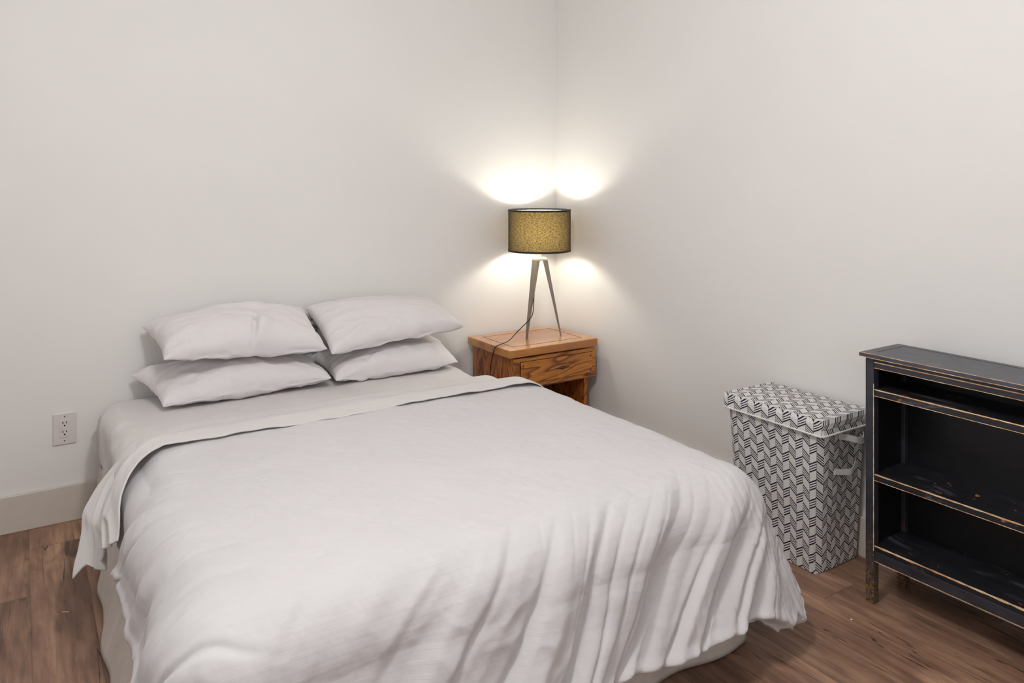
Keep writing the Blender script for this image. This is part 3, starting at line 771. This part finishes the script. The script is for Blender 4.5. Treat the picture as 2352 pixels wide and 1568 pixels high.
# ------------------------------------------------------------------ laundry hamper
hx0, hx1, hy0, hy1 = -0.263, -0.022, -1.865, -1.520
tx0, tx1, ty0, ty1 = -0.292, -0.022, -1.905, -1.488; HZ = 0.500
ham = empty('laundry_hamper', ((hx0+hx1)/2, (hy0+hy1)/2, 0), 'lidded white fabric laundry hamper with black arrow print between bed and bookcase', 'hamper')
def HP(o): return to_parent(o, ham)
def hamper_body():
    N = 26; rows = 30; P = []; UVs = []
    def rr(x0, x1, y0, y1, r=0.012):
        pts = []
        def side(a, b, n):
            for i in range(n): pts.append((a[0]+(b[0]-a[0])*i/n, a[1]+(b[1]-a[1])*i/n))
        side((x0+r, y1), (x1-r, y1), 14); side((x1, y1-r), (x1, y0+r), 22); side((x1-r, y0), (x0+r, y0), 14); side((x0, y0+r), (x0, y1-r), 22)
        return pts
    for k in range(rows+1):
        h = k/rows; e = h
        a0, a1 = hx0+(tx0+0.008-hx0)*e, hx1+(tx1-0.003-hx1)*e
        c0, c1 = hy0+(ty0+0.008-hy0)*e, hy1+(ty1-0.008-hy1)*e
        bow = 0.010*math.sin(PI*h)*0.7
        q = rr(a0, a1, c0, c1); row = []; uvr = []
        cx, cy = (a0+a1)/2, (c0+c1)/2; dist = 0; prev = None
        for (x, y) in q+[q[0]]:
            # soft panels: middle of each side pulled in and rippled slightly
            fx = (x-a0)/(a1-a0); fy = (y-c0)/(c1-c0)
            sx = math.sin(PI*min(max(fx, 0), 1)); sy = math.sin(PI*min(max(fy, 0), 1))
            rip = 0.003*float(vn(np.array(fx*5+fy*5), np.array(h*4), 4))
            X, Y = x, y
            if fx < 0.02: X += (bow+rip)*sy
            elif fx > 0.98: X -= bow*sy
            elif fy < 0.02: Y += (bow+rip)*sx
            elif fy > 0.98: Y -= bow*sx
            if prev is not None: dist += math.hypot(x-prev[0], y-prev[1])
            prev = (x, y)
            row.append((X, Y, 0.003+h*(HZ-0.01)))
            uvr.append(dist)
        tot = uvr[-1]
        # scale so that columns narrow with the taper
        uvr = [-u/tot*1.372 for u in uvr]
        P.append(row); UVs.append([(u, h*HZ) for u in uvr])
    return grid_mesh('body', np.array(P), np.array(UVs))
b = HP(link('body', hamper_body(), HAMP))
HP(boxm('base_board', hx0+0.004, hx1-0.004, hy0+0.004, hy1-0.004, 0.001, 0.008, HTAPE))
# lid: domed box with skirt, UVs follow x/y so the print wraps over the edge
def hamper_lid():
    x0, x1, y0, y1 = tx0-0.004, tx1+0.006, ty0-0.006, ty1+0.006; zs = HZ-0.012; zt_ = HZ+0.040
    nx, ny = 22, 34; R = 0.016
    sk = 5
    P = np.zeros((nx+1+2*sk, ny+1+2*sk, 3)); UV = np.zeros((nx+1+2*sk, ny+1+2*sk, 2))
    for i in range(nx+1+2*sk):
        for j in range(ny+1+2*sk):
            a = i-sk; b_ = j-sk
            ia = min(max(a, 0), nx); jb = min(max(b_, 0), ny)
            x = x0+(x1-x0)*ia/nx; y = y0+(y1-y0)*jb/ny
            ov = max(abs(a-ia), abs(b_-jb))
            z = zt_+0.004*math.sin(PI*ia/nx)*math.sin(PI*jb/ny)
            if ov > 0:
                t = ov/sk; z = zt_-0.004-(zt_-zs-0.004)*t
            else:
                if ia in (0, nx): x += 0.005*(1 if ia == 0 else -1); 
                if jb in (0, ny): y += 0.005*(1 if jb == 0 else -1)
            # round the vertical corners
            cx = min(max(x, x0+R), x1-R); cy = min(max(y, y0+R), y1-R); dx, dy = x-cx, y-cy; dd = math.hypot(dx, dy)
            if dd > R: x, y = cx+dx/dd*R, cy+dy/dd*R
            P[i, j] = (x, y, z)
            UV[i, j] = (y0+(y1-y0)*jb/ny+(b_-jb)/sk*(zt_-zs), -(x0+(x1-x0)*ia/nx)-(a-ia)/sk*(zt_-zs))
    return grid_mesh('lid', P, UV), (x0, x1, y0, y1, zs, R)
lm, (lx0, lx1, ly0, ly1, lzs, lR) = hamper_lid()
lid = HP(link('lid', lm, HAMP)); sm_ = lid.modifiers.new('s', 'SOLIDIFY'); sm_.thickness = 0.004; sm_.offset = -1
# piping round the lid's lower edge
pts = []
for (cx, cy, a0) in ((lx1-lR, ly1-lR, 0), (lx0+lR, ly1-lR, 90), (lx0+lR, ly0+lR, 180), (lx1-lR, ly0+lR, 270)):
    for k in range(7):
        a = math.radians(a0+15*k); pts.append((cx+lR*math.cos(a), cy+lR*math.sin(a), lzs))
pts.append(pts[0]); g = obj('lid_piping', tube(bmesh.new(), pts, 0.0035, 8), HTAPE, None, True); to_parent(g, ham); 
def strap(name, pts, w):
    bm = bmesh.new(); pv = None; pts = smoothpath(pts, 6)
    for p in pts:
        q = [bm.verts.new(p+Vector((0, dy, 0)) + Vector((0, 0, s*w/2))) for dy, s in ((0, -1), (0, 1), (-0.0022, 1), (-0.0022, -1))]
        if pv:
            for i in range(4): bm.faces.new((pv[i], pv[(i+1) % 4], q[(i+1) % 4], q[i]))
        else: bm.faces.new(q)
        pv = q
    bm.faces.new(pv)
    return HP(obj(name, bm, HTAPE))
yh = ty0+0.006
strap('carry_handle', [(-0.185, yh, 0.470), (-0.150, yh-0.012, 0.462), (-0.118, yh-0.026, 0.452), (-0.085, yh-0.024, 0.446), (-0.05, yh-0.002, 0.456)], 0.022)
yh2 = -1.885
strap('side_handle', [(-0.190, yh2+0.002, 0.345), (-0.160, yh2-0.006, 0.340), (-0.125, yh2-0.020, 0.340), (-0.095, yh2-0.012, 0.352), (-0.07, yh2, 0.362)], 0.020)

# ------------------------------------------------------------------ bookcase
KX0, KX1 = -0.262, -0.058; KY1, KY0 = -2.045, -2.985; KT = 0.795
bc = empty('bookcase', ((KX0+KX1)/2, (KY0+KY1)/2, 0), 'worn black painted bookcase with open shelves against the right wall', 'bookcase')
def KP(o): return to_parent(o, bc)
LW = 0.028
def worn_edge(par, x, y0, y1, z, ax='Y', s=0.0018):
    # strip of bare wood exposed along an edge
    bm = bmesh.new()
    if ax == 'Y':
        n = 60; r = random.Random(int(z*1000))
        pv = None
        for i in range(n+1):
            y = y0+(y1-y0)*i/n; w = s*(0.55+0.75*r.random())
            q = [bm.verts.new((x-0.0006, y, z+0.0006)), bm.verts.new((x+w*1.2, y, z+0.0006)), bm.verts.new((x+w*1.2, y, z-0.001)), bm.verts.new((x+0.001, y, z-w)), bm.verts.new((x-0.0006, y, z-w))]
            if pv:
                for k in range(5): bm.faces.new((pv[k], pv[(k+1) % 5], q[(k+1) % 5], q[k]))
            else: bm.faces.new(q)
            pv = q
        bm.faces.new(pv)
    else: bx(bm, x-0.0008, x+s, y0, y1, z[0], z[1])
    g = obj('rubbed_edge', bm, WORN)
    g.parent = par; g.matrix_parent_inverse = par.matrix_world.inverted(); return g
bpy.context.view_layer.update()
def part(name, *a, mat=BLACK, bev=0.0015, par=None):
    o = boxm(name, *a, mat, None, bev)
    return KP(o)
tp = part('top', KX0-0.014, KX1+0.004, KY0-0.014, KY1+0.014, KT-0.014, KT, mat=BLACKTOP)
bm = bmesh.new(); bx(bm, KX0+0.03, KX1-0.022, KY1-0.022, KY1-0.0195, KT-0.001, KT+0.0004); KP(obj('joint_line', bm, TRIMB))
bm = bmesh.new(); bx(bm, KX1-0.022, KX1-0.020, KY0, KY1-0.02, KT-0.001, KT+0.0004); KP(obj('joint_line', bm, TRIMB))
for (x0, x1) in ((KX0, KX0+LW), (KX1-LW, KX1)):
    for (y0, y1) in ((KY1-LW, KY1), (KY0, KY0+LW)):
        part('leg', x0, x1, y0, y1, 0, KT-0.014, mat=BLACKLEG)
for (y0, y1) in ((KY1-0.016, KY1-0.004), (KY0+0.004, KY0+0.016)):
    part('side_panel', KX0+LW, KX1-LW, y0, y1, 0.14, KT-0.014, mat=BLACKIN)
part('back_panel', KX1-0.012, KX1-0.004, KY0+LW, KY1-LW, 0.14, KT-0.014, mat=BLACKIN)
ap = part('apron', KX0+0.003, KX0+0.018, KY0+LW, KY1-LW, 0.748, KT-0.014)
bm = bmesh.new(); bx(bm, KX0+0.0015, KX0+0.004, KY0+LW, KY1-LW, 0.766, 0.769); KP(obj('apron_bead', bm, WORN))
sh = []
for z0, z1 in ((0.659, 0.681), (0.391, 0.412)):
    sh.append((part('shelf', KX0+0.004, KX1-0.012, KY0+0.016, KY1-0.016, z0, z1, mat=BLACKSH), z0, z1))
sh.append((part('bottom_shelf', KX0+0.004, KX1-0.012, KY0+0.016, KY1-0.016, 0.168, 0.185, mat=BLACKSH), 0.1, 0.185))
rl = part('bottom_rail', KX0+0.003, KX0+0.020, KY0+LW, KY1-LW, 0.135, 0.168)
part('bottom_rail', KX1-0.020, KX1-0.003, KY0+LW, KY1-LW, 0.135, 0.168)
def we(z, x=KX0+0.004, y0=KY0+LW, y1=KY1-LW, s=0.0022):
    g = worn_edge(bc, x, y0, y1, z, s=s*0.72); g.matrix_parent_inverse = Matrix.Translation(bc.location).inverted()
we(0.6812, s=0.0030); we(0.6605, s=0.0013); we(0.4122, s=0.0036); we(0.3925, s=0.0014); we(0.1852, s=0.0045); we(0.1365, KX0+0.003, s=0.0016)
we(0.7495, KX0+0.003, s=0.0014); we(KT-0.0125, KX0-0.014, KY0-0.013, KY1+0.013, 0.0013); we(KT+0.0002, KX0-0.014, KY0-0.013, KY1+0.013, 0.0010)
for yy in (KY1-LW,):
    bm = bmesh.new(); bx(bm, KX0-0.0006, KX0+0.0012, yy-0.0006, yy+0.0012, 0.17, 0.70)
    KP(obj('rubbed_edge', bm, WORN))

# ------------------------------------------------------------------ litter on the floor
o = boxm('splinter', -0.011, 0.011, -0.0012, 0.0012, 0, 0.002, plain('pale_splinter', srgb(214, 190, 160), 0.7)); o.location = (-2.419, -0.735, 0.0); o.rotation_euler = (0, 0, -0.55)
tag(o, 'tiny pale splinter lying on the floor left of the bed', 'splinter')
bm = bmesh.new(); bmesh.ops.create_icosphere(bm, subdivisions=2, radius=0.0035, matrix=Matrix.Translation((0, 0, 0.0022)) @ Matrix.Diagonal((1.2, 0.9, 0.6, 1)))
o = obj('crumb', bm, plain('white_crumb', srgb(230, 215, 212), 0.7)); o.location = (-0.401, -2.087, 0)
tag(o, 'tiny white crumb on the floor in front of the bookcase', 'crumb')
